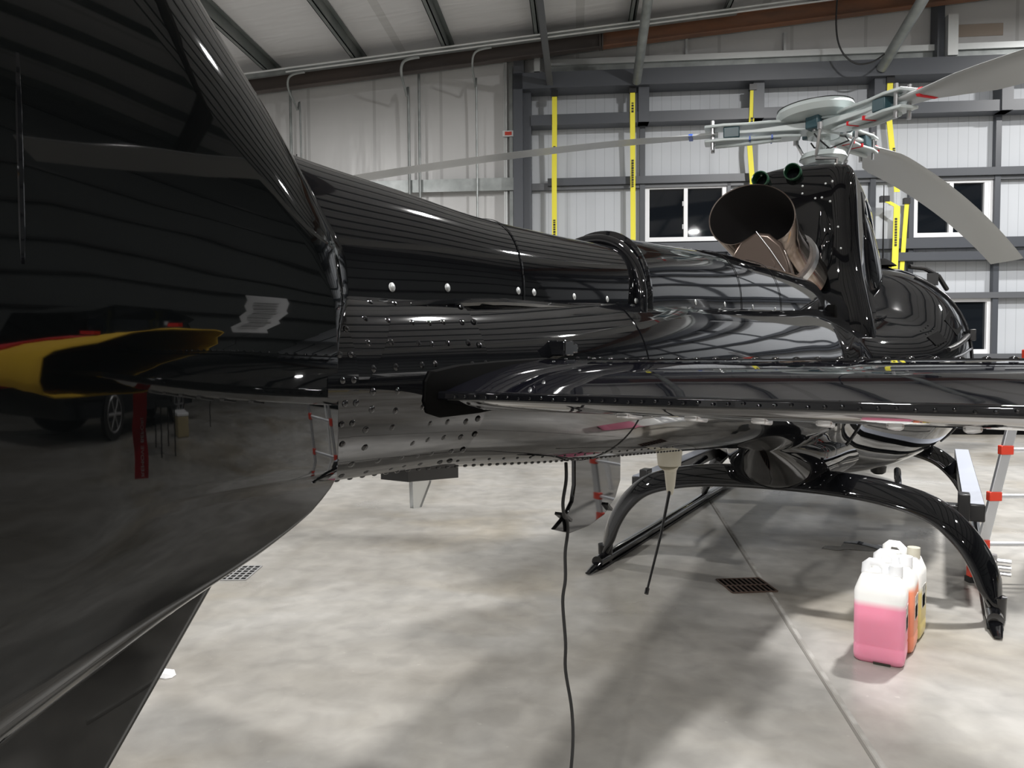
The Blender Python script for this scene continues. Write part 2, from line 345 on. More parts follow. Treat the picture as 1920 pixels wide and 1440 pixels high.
# ribbed sheeting with window openings
WIN=[(1.20,2.60,3.345,4.335),(5.70,7.0,3.335,4.315),(5.70,7.0,1.355,2.31)]
us=[-.95,1.20,2.60,5.70,7.0,UR]; zs=[0,1.355,2.31,3.335,4.335,6.1]
g=G()
for i in range(5):
    for j in range(5):
        hole=(i==1 and j==3) or (i==3 and j in (1,3))
        if hole: continue
        g.box((us[i],0,zs[j]),(us[i+1],.05,zs[j+1]))
wmesh(g,'wall_door_sheeting','panel',kind='structure',label='white ribbed sheeting of the hangar door')
for n,(u0,u1,z0,z1) in enumerate(WIN):
    w=empty('window_%d'%(n+1),WN*DW,-YW); w['kind']='structure'; w['label']=['white framed sliding window left of the exhaust','white framed sliding window at upper right','white framed sliding window at lower right'][n]
    uc=(u0+u1)/2 if n==0 else (u0+u1)/2-.03; t=.075
    g=G().box((u0,-.06,z0),(u0+t,.04,z1)).box((u1-t,-.06,z0),(u1,.04,z1)).box((u0+t,-.06,z0),(u1-t,.04,z0+t)).box((u0+t,-.06,z1-t),(u1-t,.04,z1)).box((uc-.03,-.055,z0+t),(uc+.035,.035,z1-t))
    if n==1: g.box((u1-t-.07,-.05,z0+t),(u1-t,.03,z1-t))
    g.out('window_frame','white',w)
    G().box((u0+t,.0,z0+t),(uc-.03,.01,z1-t)).out('pane','glass',w); G().box((uc+.035,.0,z0+t),(u1-t,.01,z1-t)).out('pane','glass',w)
    if n==0: G().box((uc-.05,-.03,z0+.62),(uc-.03,.0,z0+.70)).box((uc-.05,-.03,z0+.22),(uc-.03,.0,z0+.30)).out('latch','white',w)
wbox('wall_outside_night',-2,UR+1,-.1,7,-1.4,-1.3,mat('night_outside',(.01,.012,.02),.9))
# braces falling from roof to door header
def brace(name,label,p,q,r,ang=False):
    g=G()
    if ang:
        P,Q=Vector(p),Vector(q); d=(Q-P).normalized(); x=Vector((1,0,0)); y=d.cross(x).normalized()
        for (a,b) in ((x*.11,y*.008),(y*.09,x*.008)):
            g.loft([[P,P+a,P+a+b,P+b],[Q,Q+a,Q+a+b,Q+b]])
    else: g.tube([p,q],r,16)
    return wmesh(g,name,'galv' if not ang else 'cgrey',label=label,cat='brace')
BR=(('angle steel brace hanging from roof to the header, leftmost and thinnest',(-.50,-.45,5.97),(-.62,-3.4,6.80),.03,1),
    ('round tube brace running down to the second yellow strap',(1.02,-.45,5.98),(1.08,-3.0,6.98),.075,0),
    ('thick round tube brace slanting down beside the rotor hub',(5.0,-.45,6.05),(5.25,-3.3,7.34),.085,0))
for l,p,q,r,an in BR: brace('roof_brace',l,p,q,r,an)
# yellow straps
def strap(pts,label,w=.085,marks=()):
    g=G()
    P=[Vector(p) for p in pts]
    rings=[[p+Vector((-w/2,0,0)),p+Vector((w/2,0,0)),p+Vector((w/2,.012,0)),p+Vector((-w/2,.012,0))] for p in P]
    g.loft(rings); o=wmesh(g,'yellow_strap','strap',label=label,cat='strap',group='yellow straps on the hangar door')
    for (uu,y,z0,z1) in marks:
        m=G(); z=z0
        while z<z1:
            h=random.choice((.022,.03,.036)); m.box((uu-.02,y-.004,z),(uu+.018,y-.001,z+h)); z+=h+.012
        m.out('lettering','ink',o)
    G().box((P[0].x-w*.7,P[0].y-.02,P[0].z-.03),(P[0].x+w*.7,P[0].y+.06,P[0].z+.07)).out('clamp','blk',o)
    return o
strap([(-.37,-.36,5.84),(-.37,-.35,5.4),(-.38,-.30,4.4),(-.38,-.3,2.4)],'yellow strap with small dark lettering, first one right of the dark pillar',marks=((-.375,-.325,4.95,5.22),(-.38,-.302,3.0,3.7)))
strap([(.96,-.36,5.86),(.96,-.35,5.4),(.97,-.30,4.4),(.98,-.3,2.4)],'yellow strap with dark lettering hanging below the middle round brace',marks=((.96,-.352,5.5,5.78),(.965,-.322,4.25,4.70)))
strap([(2.96,-.36,5.83),(2.95,-.35,5.4),(2.92,-.33,4.9),(2.98,-.32,4.2),(2.98,-.3,2.4)],'yellow strap seen just left of the rotor hub, behind its arm',marks=((2.95,-.352,5.15,5.35),))
strap([(5.17,-.38,5.86),(5.16,-.37,5.3),(5.22,-.36,4.8),(5.30,-.36,4.3),(5.31,-.36,4.05)],'yellow strap slanting down behind the raised rotor blade root',.09,marks=((5.25,-.366,4.45,4.78),))
strap([(5.12,-.36,3.92),(5.20,-.40,3.86),(5.30,-.40,3.80),(5.29,-.40,3.3),(5.27,-.40,2.5)],'wide yellow strap with lettering behind the roof antenna, below the drooping blade',.10,marks=((5.285,-.404,3.15,3.6),))
strap([(5.52,-.25,3.90),(5.49,-.25,3.4),(5.44,-.25,2.5)],'narrow plain yellow strap just right of the roof antenna',.07)
# hanging black cable from the roof
g=G(); P=[(4.15,-.9,7.3),(4.12,-.9,6.6),(4.2,-.9,6.2),(4.42,-.9,5.98),(4.68,-.9,5.99),(4.9,-.8,6.14)]
g.tube([tuple(p) for p in catmull(P,6)],.014,8); wmesh(g,'hanging_cable','blk',label='black cable looping down from the rafter behind the rotor hub',cat='cable')
# floor details
def fpt(x,y,z=0): return Vector((x,y,z))
g=G(); pa=Vector((1.95,7.6,0)); pb=Vector((1.05,1.2,0)); dd=(pb-pa).normalized(); nn=Vector((-dd.y,dd.x,0))
g.loft([[pa+nn*.006,pa-nn*.006,pa-nn*.006+Vector((0,0,.0015)),pa+nn*.006+Vector((0,0,.0015))],[pb+nn*.006,pb-nn*.006,pb-nn*.006+Vector((0,0,.0015)),pb+nn*.006+Vector((0,0,.0015))]])
g.out('floor_joint',mat('joint_filler',(.17,.16,.145),.8),kind='structure')
g=G(); g.loft([[pa+nn*.03,pa+nn*.011,pa+nn*.011+Vector((0,0,.001)),pa+nn*.03+Vector((0,0,.001))],[pb+nn*.03,pb+nn*.011,pb+nn*.011+Vector((0,0,.001)),pb+nn*.03+Vector((0,0,.001))]])
g.out('floor_joint_edge',mat('worn_edge',(.36,.35,.33),.7,noise=((9,9,9),(.27,.26,.24),.45,.6)),kind='structure')
def drain(c,w,d,ang,m,label,rows,cols):
    o=empty('floor_drain',c,ang,label,'drain')
    G().box((-w/2,-d/2,0),(w/2,d/2,.002)).out('recess','matte',o)
    g=G()
    for i in range(cols+1): x=-w/2+w*i/cols; g.box((x-.005,-d/2,.001),(x+.005,d/2,.006))
    for i in range(rows+1): y=-d/2+d*i/rows; g.box((-w/2,y-.005,.001),(w/2,y+.005,.0062))
    g.out('grate',m,o); return o
drain((-1.83,4.70,0),.33,.30,0,'grates','square steel drain grate in the floor beside the dark tail fin',6,8)
drain((1.40,4.39,0),.27,.26,rad(5),'grate','brown drain grate in the floor under the helicopter',2,9)
g=G(); 
pp=[(0,0,0),(.03,-.01,0),(.055,.0,0),(.06,.03,0),(.035,.05,0),(.005,.045,0)]
g.loft([[Vector(p) for p in pp],[Vector(p)*.9+Vector((0,0,.012+.012*(i%2))) for i,p in enumerate(pp)]]); g.out('paper_scrap','paper',loc=(-1.54,3.16,.001),label='small crumpled white paper scrap lying on the floor at lower left',cat='paper')

pu=[(2.20,5.22),(2.26,5.30),(2.36,5.27),(2.44,5.40),(2.56,5.42),(2.60,5.33),(2.72,5.28),(2.62,5.17),(2.50,5.14),(2.36,5.19),(2.28,5.16)]
G().plate([(x,y,.0005) for x,y in pu],(0,0,.0012)).out('puddle',mat('water_film',(.02,.02,.02),.01,ior=1.33),label='small shiny wet patch on the concrete under the helicopter',cat='puddle')
wbox('wall_patch',6.35,7.12,6.68,6.88,.0,.012,mat('tan_patch',(.36,.30,.25),.7))

# ------------------------------------------------------------------ helicopter (x starboard, y forward, z up)
HL=Vector((1.53,4.28,0)); TH=rad(30)
H=empty('helicopter',HL,-TH,'glossy black single-engine helicopter on skids, seen from its tail','helicopter')
# boom
BT=[(-3.82,1.362,.150),(-3.59,1.361,.156),(-2.96,1.350,.205),(-2.0,1.333,.275),(-1.0,1.31,.355),(-.3,1.285,.425),(.2,1.27,.46)]
def boom(y): return interp(BT,y)
rings=[]; y=-3.82
while y<=.21: c,r=boom(y); rings.append(sel(64,r,r,r,c,y)); y+=.065
boomo=G().loft(rings).out('tail_boom','gloss',H)
def bs(y,a,off=0):   # point and normal on the boom at angle a (deg from starboard, up positive)
    c,r=boom(y); a=rad(a); n=Vector((math.cos(a),0,math.sin(a))); return Vector((0,y,c))+n*(r+off),n
def band(y0,y1,h,m,nm,a0=-180,a1=180):
    rg=[]
    for yy,hh in ((y0,-.002),(y0,h),(y1,h),(y1,-.002)):
        c,r=boom(yy); rg.append([(math.cos(rad(a))*(r+hh),yy,c+math.sin(rad(a))*(r+hh)) for a in [a0+(a1-a0)*k/72 for k in range(73)]])
    return G().loft(rg,False,False).out(nm,m,boomo)
band(-2.78,-2.765,.002,'gloss','skin_joint')
band(-3.79,-3.425,.0035,'gloss','doubler_skin',-62,58)
band(-3.79,-3.735,.0068,'gloss','end_frame',-75,40)
rg=[]
for a in range(58,-2,-4):
    ye=-3.60-.11*((58-a)/58)**1.5; rg.append([tuple(bs(y,a,h)[0]) for y,h in ((-3.78,-.002),(-3.78,.006),(ye-.01,.006),(ye,-.001))])
G().loft(rg,False,False).out('root_fairing','gloss',boomo)
# rivets: the near ones singly, the fine row along the keel as one
rme=None
def rivet(p,n,r,par,nm='rivet',m='gloss'):
    global rme
    if rme is None: o=G().dome((0,0,0),(0,0,1),1,.62,10).out(nm,'gloss',par,60); rme=o.data
    else: o=D.objects.new(nm,rme); COL.objects.link(o); o.parent=par
    o.matrix_local=Matrix.Translation(p)@n.to_track_quat('Z','Y').to_matrix().to_4x4()@Matrix.Scale(r,4); return o
for a in (46,33,20,8,-4,-14,-24,-35,-47,-57):
    for i,y in enumerate((-3.705,-3.655,-3.60,-3.565,-3.525,-3.475,-3.44)):
        if random.random()<.9:
            p,n=bs(y+random.uniform(-.004,.004)+(.012 if a%2 else 0),a+random.uniform(-1,1),.0045); rivet(p,n,.0058,boomo)
for a in (40,27,14,2,-9,-19,-30,-41,-52):
    for y in (-3.765,-3.745): p,n=bs(y+(.006 if a%2 else 0),a,.007); rivet(p,n,.0048,boomo)
g=G()
def rv(y,a,r,h=.6,off=0):
    p,n=bs(y,a,off); g.dome(p,n,r,h)
for i in range(60): rv(-3.74+i*.028,-74,.0048)
for i in range(30): rv(-3.74+i*.05,-62,.0036)
g.out('rivet_pattern','gloss',boomo,60,kind='stuff')
# driveshaft cowl
CT=[(-3.95,1.46,1.70,.105),(-3.7,1.465,1.680,.105),(-3.5,1.480,1.675,.108),(-3.28,1.495,1.667,.115),(-2.96,1.500,1.675,.125),(-2.60,1.510,1.692,.14)]
CT2=[(-2.62,1.505,1.715,.148),(-2.35,1.52,1.735,.155),(-1.45,1.54,1.795,.20),(-.26,1.56,1.835,.26),(0.0,1.56,1.84,.27)]
def cring(y,T,s=1,n=40,full=True,up=0):
    zs_,zt,w=interp(T,y); h=zt-zs_; r=[]
    for k in range(n+1):
        a=PI*k/n; c,s_=math.cos(a),math.sin(a); e=2/2.7
        r.append((w*s*math.copysign(abs(c)**e,c),y,zs_-up+(h*s+up)*abs(s_)**e))
    return r
def cowl(T,y0,y1,nm):
    rg=[]; y=y0
    while y<=y1+1e-6:
        r=cring(y,T); zs_,zt,w=interp(T,y); r=[(w*1.0,y,zs_-.12)]+r+[(-w*1.0,y,zs_-.12)]; rg.append(r); y+=.05
    return G().loft(rg,True,False).out(nm,'gloss',H)
c1=cowl(CT,-3.95,-2.60,'driveshaft_cowl'); c2=cowl(CT2,-2.60,0,'driveshaft_cowl')
def seamtube(T,y0,y1,par,nm='edge_trim',r=.0075):
    for s in (1,):
        P=[]; y=y0
        while y<=y1: zs_,zt,w=interp(T,y); P.append((s*(w+.003),y,zs_)); y+=.06
        G().tube(P,r,8).out(nm,'gloss',par)
seamtube(CT,-3.72,-2.62,c1); seamtube(CT2,-2.6,-.3,c2)
P=[]; y=-3.66
while y<=-2.62: zs_,zt,w=interp(CT,y); P.append((w+.009,y,zs_-.022)); y+=.06
G().tube(P,.006,8).out('edge_trim','gloss',c1)
def fast(y,T,par,r=.0075,f=.14):
    zs_,zt,w=interp(T,y); h=zt-zs_; a=math.asin(f**(2.7/2)); n=Vector((1,0,.12))
    G().dome((w*math.cos(a)**(2/2.7),y,zs_+h*f),n,r,.35,12).out('fastener','fast',par)
for y in (-3.60,-3.46,-3.235,-3.175,-3.0,-2.83,-2.66): fast(y,CT,c1)
for y in (-2.2,-1.9,-1.55,-1.2,-.85,-.5): fast(y,CT2,c2,.009)
for y,T,par in ((-3.215,CT,c1),(-1.7,CT2,c2),(-1.1,CT2,c2)):
    r1=cring(y-.003,T,1.008); r2=cring(y,T,1.016); r3=cring(y+.003,T,1.008); G().loft([r1,r2,r3],False,False).out('panel_joint','gloss',par)
# cowl hoop (rolled scoop)
rg=[]
zs_,zt,w=interp(CT2,-2.58)
def hoop(y,sx,sz,lean=0,n=40):
    r=[]
    for k in range(n+1):
        a=-.12+(PI+.24)*k/n; c,s_=math.cos(a),math.sin(a); e=2/2.2
        z=(zt-zs_)*sz*math.copysign(abs(s_)**e,s_); r.append(Vector((w*sx*math.copysign(abs(c)**e,c),y+lean*(1-abs(s_)),zs_+z)))
    return r
a_=hoop(-2.585,.97,.93,-.03); b_=hoop(-2.565,1.06,1.09,-.03); c_=hoop(-2.555,1.06,1.09,-.03); d_=hoop(-2.55,.95,.92,-.03)
ho=G().loft([a_,b_,c_,d_],False,False).out('scoop_hoop','gloss',H)
G().tube([tuple(p) for p in hoop(-2.62,1.00,.935,-.03)],.0155,14).out('rolled_rim','gloss',ho)
# vertical fin : rows by height, rounded front edge running into the sloping underside
FT=[(.80,-4.88,.10),(.83,-4.80,.19),(.89,-4.58,.30),(.98,-4.30,.30),(1.03,-4.14,.29),(1.075,-4.03,.26),(1.135,-3.90,.19),(1.18,-3.805,.10),(1.215,-3.765,.05),(1.25,-3.755,.02),(1.33,-3.752,.02),(1.395,-3.748,.025),
    (1.435,-3.715,.06),(1.48,-3.668,.12),(1.53,-3.655,.17),(1.59,-3.690,.20),(1.675,-3.755,.23),(1.77,-3.845,.24),(1.90,-3.965,.24),(2.08,-4.12,.24),(2.3,-4.28,.24),(2.6,-4.52,.2),(2.9,-4.72,.2)]
FTT=.157; CANT=.012
def finrow(z,T=FTT):
    yf,L=interp(FT,z); back=-5.0; o=[]
    st=[0,.01,.04,.09,.16,.25,.36,.50,.66,.83,1.0]
    for d in st: o.append((T*math.sqrt(max(0,1-(1-d)**2))+CANT*(z-1.36)*d,yf-L*d))
    o+=[(T+CANT*(z-1.36),yf-L-(yf-L-back)*q) for q in (.25,.5,.75,1)] if yf-L>back else []
    while len(o)<15: o.append((o[-1][0],back))
    return [(x,max(y,back),z) for x,y in o]+[(-x,max(y,back),z) for x,y in o[:0:-1]]
rg=[]; z=.80
while z<2.9: rg.append(finrow(z)); z+=.012
fo=G().loft(rg).out('vertical_fin','finpaint',H,50)
def fin(outline,T,Ls,m,nm,cant=.0,zc=1.36):
    P=outline; n=len(P); ctr=sum((Vector(p) for p in P),Vector((0,0)))/n
    nrm=[]
    for i in range(n):
        t=(Vector(P[(i+1)%n])-Vector(P[i-1])).normalized(); q=Vector((-t.y,t.x))
        if q.dot(ctr-Vector(P[i]))<0: q=-q
        nrm.append(q)
    g=G(); steps=[0,.05,.2,.5,1.0]
    def ring(d,s_):
        return [(s_*T*math.sqrt(max(0,1-(1-d)**2)),(Vector(P[i])+nrm[i]*(Ls[i]*d)).x,(Vector(P[i])+nrm[i]*(Ls[i]*d)).y) for i in range(n)]
    g.loft([ring(d,-1) for d in steps[::-1]]+[ring(d,1) for d in steps[1:]],True)
    return g.out(nm,m,H,50)
vp=[(-3.76,1.20),(-3.80,1.165),(-3.845,1.115),(-3.92,1.025),(-3.997,.933),(-4.07,.84),(-4.14,.76),(-4.25,.70),(-4.45,.67),(-4.62,.70),(-4.72,.85),(-4.76,1.0),(-4.6,1.10),(-4.3,1.12),(-4.0,1.17)]
vo=fin(vp,.028,[.02]*len(vp),'finpaint','ventral_fin',0)
g=G().tube([(.0,-4.16,.90),(.015,-4.075,.925),(.018,-4.045,.932)],[.018,.019,.012],14); g.out('tail_bumper','rubber',vo)
G().tube([(.031,-4.26,.86),(.031,-4.17,1.00),(.031,-4.155,1.005),(.031,-4.03,.90)],.002,6).out('panel_edge','blk',vo)
# lip along the underside of the fin, gearbox stub and trailing seam bead
G().tube([(.153+.012*(z-1.36),-4.141,z) for z in (1.43,1.47,1.5,1.6,1.66,1.70)],[.001,.004,.005,.005,.004,.001],10).out('seam_bead','gloss',fo)
G().tube([(.12,-4.186,1.560),(.185,-4.186,1.560),(.192,-4.186,1.560),(.195,-4.186,1.56)],[.013,.013,.012,.006],20).out('gearbox_stub','steel',fo)
# tail rotor on the starboard side, vertical blades, behind the camera's left edge
tr=G().cyl((.15,-4.52,1.62),(.36,-4.52,1.62),.045).out('tail_rotor_hub','steel',H)
for s in (1,-1):
    rg=[]
    for r_,c_ in ((.1,.05),(.2,.09),(.5,.0925),(.93,.0925)):
        z=1.62+s*r_; rg.append([(.36,-4.52-c_,z),(.372,-4.52,z),(.36,-4.52+c_,z),(.35,-4.52,z)])
    G().loft(rg).out('tail_rotor_blade','blade',tr)
# stabilizer
AU=[(0,.010),(.08,.018),(.25,.034),(.45,.048),(.65,.056),(.80,.055),(.90,.047),(.97,.034),(1,.018)]
AL=[(1,.018),(.97,.002),(.9,-.012),(.7,-.026),(.45,-.031),(.2,-.022),(.06,-.010),(0,-.002)]
def stab(s):
    rg=[]
    for x,k in ((.08,1.0),(.24,1.0),(.5,1.0),(.8,1.0),(1.1,1.0),(1.40,1.0),(1.415,.6)):
        ch=.42; y0=-3.56
        rg.append([(s*x,y0+c*ch,1.333+.018+(z-.018)*k) for c,z in AU+AL[1:]])
    o=G().loft(rg).out('stabilizer','stabpaint',H,30)
    G().box((s*.13,-3.572,1.331) if s>0 else (-1.41,-3.572,1.331),(1.41,-3.553,1.3445) if s>0 else (-.13,-3.553,1.3445)).out('trailing_edge_strip','gloss',o,bevel=.003)
    if s>0:
        g=G()
        for i in range(34): g.dome((.30+i*.030,-3.56+.42*.62,1.333+.0565),(0,-.05,1),.006,.6)
        for i in range(13): g.dome((.155+i*.011,-3.50+i*.026,1.351+.040*min(1,(i*.026+.03)/.25)),(0,-.1,1),.0048,.6)
        for i in range(60): g.dome((.20+i*.018,-3.5765,1.337+(i%3)*.001),(0,-1,.1),.0022,.4,6)
        g.out('rivet_pattern','gloss',o,60,kind='stuff')
        for i,x in enumerate((.42,.52,.61,.69,.77,.85)):
            G().loft([[(x-.010,-3.47,1.306),(x+.010,-3.47,1.306),(x+.006,-3.40,1.298),(x-.006,-3.40,1.298)],[(x-.010,-3.47,1.314),(x+.010,-3.47,1.314),(x+.006,-3.40,1.310),(x-.006,-3.40,1.310)]]).out('underside_tab','steel',o,bevel=.003)
        G().box((.30,-3.325,1.3880),(1.40,-3.315,1.3905)).out('spar_ridge','gloss',o)
    return o
so=stab(1); stab(-1)
# black plate on the boom skin; its colour paints the shade inside the stabilizer slot
def bx(y,z):
    c,r=boom(y); return math.sqrt(max(.0,r*r-(z-c)**2))
ol=[(-3.597,1.33),(-3.597,1.36),(-3.585,1.375),(-3.52,1.383),(-3.40,1.388),(-3.25,1.392),(-3.15,1.385),(-3.11,1.37),(-3.12,1.35),(-3.2,1.328),(-3.32,1.312),(-3.45,1.303),(-3.55,1.303),(-3.585,1.312)]
cen=(-3.38,1.345)
g=G(); g.loft([[(bx(cen[0]+(y-cen[0])*f,cen[1]+(z-cen[1])*f)+h,cen[0]+(y-cen[0])*f,cen[1]+(z-cen[1])*f) for y,z in ol] for f,h in ((1,-.01),(1,.010),(.96,.0125),(.6,.0130),(.2,.0130))])
g.out('slot_shade_plate','matte',H,30)
G().box((.165,-3.215,1.395),(.205,-3.175,1.425)).box((.17,-3.175,1.40),(.20,-3.145,1.42)).cyl((.185,-3.145,1.41),(.185,-3.125,1.412),.007).out('stabilizer_bracket','gloss',H,bevel=.003)
# underside antennas
fa=[(0,-2.746,1.14),(0,-2.43,1.12),(0,-2.432,1.025),(0,-2.47,.98),(0,-2.553,.945),(0,-2.66,.935),(0,-2.775,.94),(0,-2.868,.969),(0,-2.80,.992),(0,-2.76,1.02),(0,-2.746,1.06)]
ba=G().plate([(-.006,y,z) for _,y,z in fa],(.012,0,0)).out('blade_antenna','gloss',H,bevel=.003)
G().box((-.012,-2.832,.985),(.016,-2.782,.992),Matrix.Rotation(rad(-30),3,'X')).out('clip','blk',ba); G().box((-.012,-2.555,.962),(.016,-2.515,.969),Matrix.Rotation(rad(-35),3,'X')).out('clip','blk',ba)
wa=G().cyl((0,-1.958,1.06),(0,-1.958,1.005),.045,.04).tube([(0,-1.958,1.01),(0,-1.945,.985),(0,-1.945,.93),(0,-1.95,.90)],[.038,.022,.016,.010],14).out('whip_antenna_base','cream',H)
G().tube([(0,-1.95,.92),(0,-2.05,.775),(0,-2.18,.63)],[.006,.005,.004],8).cyl((0,-2.18,.63),(0,-2.192,.615),.007).out('whip_rod','blk',wa)
pl=G().plate([(-.03,-3.47,1.181),(.03,-3.47,1.181),(.03,-3.317,1.166),(-.03,-3.317,1.166)],(0,0,.02)).out('antenna_mount','blk',H)
G().plate([(-.004,-3.424,1.175),(-.004,-3.365,1.168),(-.004,-3.398,1.122),(-.004,-3.422,1.124)],(.008,0,0)).out('clear_blade','clear',pl)
# fuselage body
FB=[(-.35,.415,.41,.41,1.285,2),(.0,.44,.42,.47,1.27,2),(.3,.47,.35,.58,1.25,2.05),(.55,.56,.36,.64,1.25,2.15),(.8,.70,.38,.68,1.25,2.3),(1.05,.86,.42,.70,1.25,2.45),(1.3,.955,.58,.705,1.25,2.5),
    (1.55,1.0,.74,.705,1.25,2.55),(1.85,1.02,.82,.70,1.25,2.6),(2.4,1.01,.88,.70,1.25,2.6),(3.1,.97,.84,.69,1.25,2.5),(3.8,.84,.62,.64,1.22,2.4),(4.4,.60,.32,.52,1.18,2.3),(4.8,.30,.12,.36,1.12,2.2),(4.95,.08,.03,.10,1.08,2)]
rg=[]; y=-.35
while y<4.95:
    w_,hu,hd,cz,e=interp(FB,y); rg.append(sel(96,w_,hu,hd,cz,y,e)); y+=.07
rg.append(sel(96,*[FB[-1][1],FB[-1][2],FB[-1][3],FB[-1][4]],4.95,2)); 
fb=G().loft(rg).out('fuselage','gloss',H,40)
def fs(y,a,off=0):
    w_,hu,hd,cz,e=interp(FB,y); a=rad(a); c,s_=math.cos(a),math.sin(a)
    f=lambda aa:(w_*math.copysign(abs(math.cos(aa))**(2/e),math.cos(aa)),(hu if math.sin(aa)>0 else hd)*math.copysign(abs(math.sin(aa))**(2/e),math.sin(aa)))
    x,z=f(a); x1,z1=f(a+.01); t=Vector((x1-x,0,z1-z)).normalized(); n=Vector((t.z,0,-t.x)); return Vector((x,y,cz+z))+n*off,n
# engine deck ridge, door rails, vents
g=G()
for i in range(26): p,n=fs(.30+i*.028,58,0); g.dome(p,n,.006,.5)
for i in range(18): p,n=fs(.30,58-i*5,0); g.dome(p,n,.006,.5)
for i in range(5):
    for j in range(4): p,n=fs(1.05+j*.035,38-i*4,0); g.dome(p,n,.006,.5)
g.out('rivet_pattern','gloss',fb,60,kind='stuff')
P=[tuple(fs(.30+i*.06,60,.004)[0]) for i in range(14)]; G().tube(P,.010,8).out('deck_edge','gloss',fb)
P=[tuple(fs(.30,60-i*7,.004)[0]) for i in range(18)]; G().tube(P,.007,8).out('frame_joint','gloss',fb)
P=[tuple(fs(1.10+i*.09,16-i*.3,.012)[0]) for i in range(9)]; G().tube(P,.016,10).out('door_rail','blk',fb)
P=[tuple(fs(1.15+i*.09,9-i*.2,.008)[0]) for i in range(8)]; G().tube(P,.007,8).out('door_rail','cgrey',fb)
def vent(y0,y1,a0,a1,nm='air_vent'):
    q=[tuple(fs(y,a,.006)[0]) for y,a in ((y0,a0),(y1,a0),(y1,a1),(y0,a1))]; n=fs((y0+y1)/2,(a0+a1)/2)[1]
    G().plate(q,n*-.02).out(nm,'matte',fb)
vent(1.02,1.16,22,31); vent(1.32,1.5,20,32)
P=[tuple(fs(1.72,a,.006)[0]) for a in range(-40,62,6)]; G().tube(P,.010,8).out('door_seal','blk',fb)
p,n=fs(1.66,14,.02); G().box(p+Vector((-.01,-.05,-.04)),p+Vector((.03,.05,.04))).out('door_handle','blk',fb,bevel=.005)
# roof bits
G().box((.72,2.30,1.93),(.80,2.42,2.02)).tube([(.60,2.2,2.07),(.70,2.3,2.06),(.80,2.38,2.0),(.86,2.5,1.90)],.018,8).out('roof_bracket','blk',fb)
ra=G().tube([(.42,2.05,2.07),(.42,2.05,2.11),(.42,2.05,2.13)],[.10,.05,.016],16).out('roof_antenna','matte',fb); G().tube([(.42,2.05,2.12),(.42,2.05,2.70)],[.006,.003],8).out('rod','blk',ra)
G().tube([(.45,1.4,.58),(.45,1.4,.54),(.45,1.4,.525)],[.055,.05,.03],14).out('belly_light','blk',fb)
# belly cone / dark cargo step
BF=[(-.42,.05,.04,.03,.91),(-.30,.13,.10,.09,.89),(-.15,.21,.14,.16,.86),(.0,.28,.16,.225,.83),(.4,.37,.2,.26,.835),(.9,.45,.2,.275,.835),(1.5,.42,.2,.26,.82),(1.9,.2,.1,.2,.80)]
rg=[]; y=-.42
while y<1.91: rg.append(sel(48,*interp(BF,y),y,2.1)); y+=.05
G().loft(rg).out('belly_fairing','gloss',fb)
# engine cowl below the exhaust
rg=[]
for y,w_,zt_ in ((-.30,.20,1.66),(-.22,.26,1.74),(.0,.29,1.77),(.3,.31,1.78),(.6,.34,1.80),(.9,.36,1.82)):
    rg.append(sel(40,w_,zt_-1.5,.18,1.5,y,3.2))
ec=G().loft(rg).out('engine_cowl','gloss',H)
G().tube([(.20,.02,1.62),(.31,.02,1.62),(.318,.02,1.62)],[.045,.045,.03],16).out('drain_port','matte',ec)
# transmission cowl
TC=[(1.22,.50,.50,3.1),(1.52,.47,.53,3.1),(1.75,.42,.60,3.0),(1.9,.385,.66,2.9),(2.1,.36,.70,2.8),(2.3,.345,.72,2.65),(2.45,.335,.735,2.5),(2.54,.325,.75,2.4),(2.60,.305,.775,2.32),(2.635,.27,.81,2.25),(2.65,.22,.86,2.15)]
def rrect(hw,y0,y1,z,n=10,rr=.14):
    rr=min(rr,hw*.9); o=[]
    for cx,cy,a0 in ((hw-rr,y1-rr*2,0),(-hw+rr,y1-rr*2,90),(-hw+rr,y0+rr*.8,180),(hw-rr,y0+rr*.8,270)):
        for k in range(n+1):
            a=rad(a0+90*k/n); ry=rr*2 if a0<180 else rr*.8
            o.append((cx+rr*math.cos(a),cy+ry*math.sin(a),z))
    return o
rg=[]; z=1.22
while z<2.645: hw,y0,y1=interp(TC,z); rg.append(rrect(hw,y0,y1,z)); z+=.035
rg.append(rrect(*TC[-1][1:],2.65)); rg.append(rrect(.1,1.0,1.9,2.66))
tc_=G().loft(rg).out('transmission_cowl','gloss',H,40)
for (x,z) in ((-.245,2.56),(-.04,2.585)):
    g=G(); rgs=[]
    for y,r in ((.86,.05),(.70,.055),(.695,.048),(.80,.04)): rgs.append([(x+r*math.cos(2*PI*k/20),y,z+r*math.sin(2*PI*k/20)) for k in range(20)])
    g.loft(rgs).out('intake_tube','green',tc_)
for x,z in ((.16,2.49),(.20,2.50),(.10,2.40),(.14,2.40),(.19,2.37),(.02,2.44),(.02,2.49),(.21,2.62),(-.25,2.60),(.24,2.2),(.26,2.06)): G().dome((x,interp(TC,z)[1],z),(0,-1,0),.008,.6).out('screw','fast',tc_)
G().tube([(.10,.70,1.80),(.155,.665,1.98),(.17,.68,2.15),(.15,.70,2.30)],[.05,.055,.05,.02],16).out('cowl_bulge','gloss',tc_)
P=[(.352,1.35,1.62),(.362,1.3,1.9),(.362,1.3,2.1),(.352,1.25,2.3),(.33,1.2,2.5)]; G().tube([tuple(p) for p in catmull(P,5)],.006,8).out('cowl_joint','blk',tc_)
# side intake hump
G().loft([[(.30+a,1.15+b,z) for a,b in ((0,0),(.13*k,.15),(.15*k,.6),(0,.9))] for z,k in ((1.7,1.5),(2.0,1.1),(2.25,.7),(2.42,.3))]).out('side_fairing','gloss',tc_,60,sub=2)
